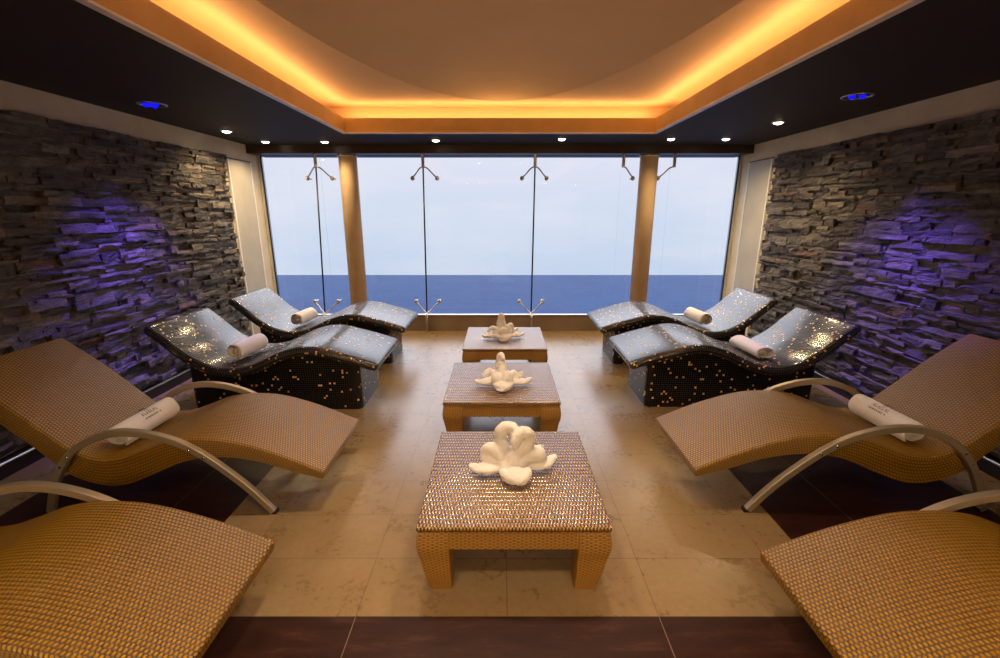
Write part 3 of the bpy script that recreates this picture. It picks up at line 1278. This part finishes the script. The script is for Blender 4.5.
# ================================================================ rolled towels
def rolled_towel(name, L=.40, R=.068, squash=1.0, seed=0):
    rnd = random.Random(seed)
    t_ = .0115
    turns = 2.9
    N = 110
    a0 = -0.9                     # where the outer end of the sheet lies (low, at the foot side)
    path = []
    for i in range(N):
        f = i / (N - 1)
        ang = a0 + f * turns * 2 * PI
        r = R - t_ / 2 - (R - .017) * f * (turns * (t_ + .0035) / (R - .012)) if False else R - t_ / 2 - f * (R - .020)
        path.append((Vector((math.cos(ang), math.sin(ang))), r))
    NL = 14
    mb = MB()
    verts, faces = [], []
    prof = []
    # ribbon section: outer & inner line per path point; lengthwise profile with rounded rims
    rows = []
    for i, (d, r) in enumerate(path):
        ringv = []
        wob = .005 * math.sin(i * .21 + seed) + .004 * math.sin(i * .53)
        hl = L / 2 + wob - .010 * (i / N)
        ys_o = [-hl + .006] + [-hl + .012 + (2 * hl - .024) * k / (NL - 1) for k in range(NL)] + [hl - .006]
        for k, y in enumerate(ys_o):
            e = 1.0
            if k in (0, len(ys_o) - 1):
                e = .55
            soft = 1 + .018 * math.sin(y * 23 + seed) * (1 - i / N)
            ringv.append((d * (r * soft + t_ / 2 * e), y))
        for y in (hl, ):
            ringv.append((d * r, y))
        for k, y in reversed(list(enumerate(ys_o))):
            e = .55 if k in (0, len(ys_o) - 1) else 1.0
            ringv.append((d * (r - t_ / 2 * e), y))
        ringv.append((d * r, -hl))
        rows.append(ringv)
    K = len(rows[0])
    for rw in rows:
        for (p, y) in rw:
            z = p.y
            verts.append((p.x * (1 + (1 - squash) * .55), y, z * squash))
    for i in range(N - 1):
        for k in range(K):
            k2 = (k + 1) % K
            faces.append((i * K + k, i * K + k2, (i + 1) * K + k2, (i + 1) * K + k))
    faces.append(tuple(range(K)))
    faces.append(tuple((N - 1) * K + k for k in reversed(range(K))))
    mb.faces_idx(verts, faces, None, 0, True)
    # core that fills the middle of the roll
    mb.tube([(0, -L / 2 + .012, 0), (0, L / 2 - .012, 0)], .019, 14)
    if squash != 1.0:
        pass
    root = empty(name)
    mb.build('towel_roll', M['terry'], root)
    return root


def text_polys(txt, size):
    cu = bpy.data.curves.new('glyphs', 'FONT')
    cu.body = txt
    cu.size = size
    cu.align_x = 'CENTER'
    cu.resolution_u = 3
    ob = bpy.data.objects.new('glyphs', cu)
    COL.objects.link(ob)
    dg = bpy.context.evaluated_depsgraph_get()
    ev = ob.evaluated_get(dg)
    me = ev.to_mesh()
    vs = [v.co.copy() for v in me.vertices]
    fs = [tuple(p.vertices) for p in me.polygons]
    ev.to_mesh_clear()
    bpy.data.objects.remove(ob)
    bpy.data.curves.remove(cu)
    return vs, fs


def logo(root, R, squash, center, tx):
    """printed mark and lettering wrapped on the roll; tx = +1 text reads left to right along +y, -1 along -y"""
    kx = 1 + (1 - squash) * .55

    def wrap(u, v):
        ang = center + v / R
        rr = R * 1.018 + .0022
        return (math.cos(ang) * rr * kx, u, math.sin(ang) * rr * squash)

    def add(name, vs, fs, mat):
        bm = bmesh.new()
        bv = [bm.verts.new(v) for v in vs]
        for f in fs:
            try:
                bm.faces.new([bv[i] for i in f])
            except ValueError:
                pass
        for v in bm.verts:
            v.co = Vector(wrap(v.co.x, v.co.y))
        ext = bmesh.ops.solidify(bm, geom=list(bm.faces), thickness=-.0012)
        mb = MB()
        mb.add_bm(bm)
        mb.build(name, mat, root)
    vs, fs = text_polys('ALAELAL', .030)
    add('logo_lettering', vs, fs, M['ink_brown'])
    vs, fs = text_polys('AE', .022)
    vs = [v + Vector((0.0, .026, 0)) for v in vs]
    add('logo_lettering', vs, fs, M['ink_brown'])
    # lower line of small marks
    vs, fs = [], []
    xs_ = [-.060, -.048, -.036, -.026, -.015, -.004, .008, .019, .030, .052]
    for x in xs_:
        b = len(vs)
        w = .006
        vs += [Vector((x, -.022, 0)), Vector((x + w, -.022, 0)), Vector((x + w, -.013, 0)), Vector((x, -.013, 0))]
        fs.append((b, b + 1, b + 2, b + 3))
    add('logo_small_line', vs, fs, M['ink_dark'])
    # leafy mark above
    vs, fs = [], []
    for (cx, cy, ang, ln) in ((.0, .056, 2.7, .032), (.0, .056, .45, .034), (.0, .057, 2.2, .02), (.0, .057, .9, .022), (.0, .055, 3.1, .028), (.0, .055, .05, .026)):
        b = len(vs)
        d = Vector((math.cos(ang), math.sin(ang) * .6, 0))
        nrm = Vector((-d.y, d.x, 0)).normalized() * .0048
        p0 = Vector((cx, cy, 0))
        vs += [p0 - nrm * .5, p0 + d * ln * .5 - nrm, p0 + d * ln, p0 + d * ln * .5 + nrm, p0 + nrm * .5]
        fs.append((b, b + 1, b + 2, b + 3, b + 4))
    add('logo_mark', vs, fs, M['ink_dark'])


RT = [('L', -2.195, 3.70, 0.473, 0.10, .37, .076, 1.0, None, 'rolled white towel on the nearer left mosaic lounger'),
      ('L', -2.20, 4.86, 0.470, 0.08, .36, .074, 1.0, None, 'rolled white towel on the left mosaic lounger beside the window'),
      ('R', 2.235, 3.78, 0.447, 0.05, .42, .078, .70, None, 'flattened rolled white towel on the nearer right mosaic lounger'),
      ('R', 2.225, 4.87, 0.470, 0.10, .38, .074, 1.0, None, 'rolled white towel on the right mosaic lounger beside the window'),
      ('L', -2.125, 2.435, 0.392, 0.0, .42, .068, 1.0, (1.0, 1), 'rolled white towel with printed logo on the left woven lounger'),
      ('R', 2.325, 2.46, 0.402, 0.0, .42, .070, 1.0, (1.0, 1), 'rolled white towel with printed logo on the right woven lounger')]
for i, (sd, x, y, z, rz, L, R, sq, lg, lab) in enumerate(RT):
    o = rolled_towel('rolled_towel', L, R, sq, i)
    if lg:
        if sd == 'L':
            logo(o, R, sq, PI / 2 - .70, -1)
        else:
            logo(o, R, sq, PI / 2 - .70, -1)
    o.location = (x, y, z)
    o.rotation_euler = (0, 0, -rz if sd == 'L' else PI + rz)
    tag(o, lab, 'towel', 'rolled white towels')


# ================================================================ folded towel figures
def chain(mb, pts, rad, n=22):
    """fat rope through 3-D points"""
    P = [Vector(p) for p in pts]
    P = [P[0] * 2 - P[1]] + P + [P[-1] * 2 - P[-2]]
    rr = [rad[0]] + list(rad) + [rad[-1]]
    segs = len(P) - 3
    path, rad2 = [], []
    for i in range(n):
        s = i / (n - 1) * segs
        k = min(int(s), segs - 1)
        u = s - k
        a, b, c, d = P[k:k + 4]
        path.append(.5 * ((2 * b) + (c - a) * u + (2 * a - 5 * b + 4 * c - d) * u * u + (3 * b - a - 3 * c + d) * u ** 3))
        rad2.append(rr[k + 1] * (1 - u) + rr[k + 2] * u)
    mb.tube(path, rad2, 14)
    mb.ellipsoid(path[0], (rad2[0],) * 3, None, 14, 8)
    mb.ellipsoid(path[-1], (rad2[-1],) * 3, None, 14, 8)


def towel_figure(kind='twin'):
    mb = MB()
    R_ = lambda ax, a: Matrix.Rotation(a, 3, ax)
    # body and lobes
    mb.ellipsoid((0, 0, .046), (.085, .075, .042))
    if kind != 'twin':
        mb.ellipsoid((0, .0, .036), (.155, .085, .030))
        mb.ellipsoid((.0, .02, .07), (.085, .06, .05))
    mb.ellipsoid((.0, -.105, .034), (.066, .052, .036))
    chain(mb, [(-.055, -.085, .04), (-.02, -.135, .034), (.03, -.138, .034), (.06, -.09, .04)], [.024, .026, .026, .024])
    mb.ellipsoid((.0, .09, .035), (.07, .06, .034))
    # flat wings left and right
    mb.ellipsoid((-.115, -.02, .030), (.085, .045, .026), R_('Z', .15))
    mb.ellipsoid((-.175, .0, .021), (.050, .026, .016), R_('Z', -.2) @ R_('Y', .25))
    mb.ellipsoid((.135, -.005, .028), (.080, .048, .022), R_('Z', .25))
    mb.ellipsoid((.195, .03, .023), (.050, .026, .015), R_('Z', .45) @ R_('Y', -.3))
    mb.ellipsoid((.14, .065, .060), (.036, .024, .022), R_('Z', .8) @ R_('Y', -.5))
    if kind == 'twin':
        # rolled loops beside the neck
        chain(mb, [(-.03, .0, .055), (-.075, .0, .10), (-.115, .015, .115), (-.130, .02, .075), (-.085, .0, .045)], [.030, .032, .032, .030, .028])
        chain(mb, [(.02, -.02, .06), (.07, -.015, .085), (.125, .0, .075), (.135, .01, .04)], [.040, .046, .043, .036])
        # two tall loops curling at the top
        chain(mb, [(-.005, .03, .06), (-.045, .03, .115), (-.060, .025, .175), (-.040, .015, .222), (.0, .0, .222), (.012, -.01, .185)],
              [.032, .032, .033, .033, .031, .027])
        chain(mb, [(-.015, -.03, .055), (.015, -.03, .105), (.055, -.025, .140), (.075, -.015, .180), (.055, -.02, .212), (.020, -.035, .200), (.005, -.045, .165)],
              [.034, .033, .034, .035, .033, .030, .024])
    else:
        # one tall neck behind rounded front lobes
        if kind == 'heart':
            mb.ellipsoid((-.040, -.065, .068), (.052, .048, .058), R_('Y', -.2))
            mb.ellipsoid((.034, -.068, .074), (.048, .046, .062), R_('Y', .15))
        else:
            mb.ellipsoid((0, -.070, .072), (.056, .045, .060))
            chain(mb, [(.02, .03, .07), (.07, .03, .11), (.085, .02, .12), (.09, .0, .07)], [.036, .036, .034, .03])
        chain(mb, [(.0, -.02, .07), (.0, -.005, .14), (-.004, .01, .20), (-.010, .02, .235)], [.044, .036, .027, .021])
        chain(mb, [(-.025, .045, .07), (-.028, .045, .15), (-.022, .04, .215), (-.010, .015, .243), (.002, -.01, .222)], [.036, .030, .025, .021, .018])
        chain(mb, [(-.05, .05, .06), (-.10, .05, .095), (-.15, .03, .07)], [.030, .028, .018])
        chain(mb, [(.05, .03, .06), (.085, .03, .085), (.12, .02, .055)], [.030, .028, .020])
        mb.ellipsoid((-.01, -.135, .020), (.040, .045, .020))
    mb.v = [(p[0], p[1], p[2]) for p in mb.v]
    me_o = mb.build('folded_towel', M['terry'])
    r = me_o.modifiers.new('remesh', 'REMESH')
    r.mode = 'VOXEL'
    r.voxel_size = .0052
    r.use_smooth_shade = True
    s = me_o.modifiers.new('smooth', 'SMOOTH')
    s.factor = .5
    s.iterations = 5
    tx = bpy.data.textures.new('cloth_creases', 'CLOUDS')
    tx.noise_scale = .045
    tx.noise_depth = 3
    d = me_o.modifiers.new('creases', 'DISPLACE')
    d.texture = tx
    d.strength = .018
    d.mid_level = .5
    d.texture_coords = 'LOCAL'
    return me_o


FT_ = [(.062, 1.965, .10, 1.0, 'white towel folded into a twin-looped figure on the front table'),
       (.018, 3.09, .0, .95, 'white towel folded into a tall figure on the middle table'),
       (.028, 4.36, .08, .98, 'white towel folded into a tall figure on the farthest table')]
for i, (x, y, rz, sc, lab) in enumerate(FT_):
    o = towel_figure(('twin', 'heart', 'single')[i])
    o.location = (x, y, .358)
    o.rotation_euler = (0, 0, rz)
    o.scale = (sc, sc, sc)
    tag(o, lab, 'towel', 'folded towel figures on the tables')
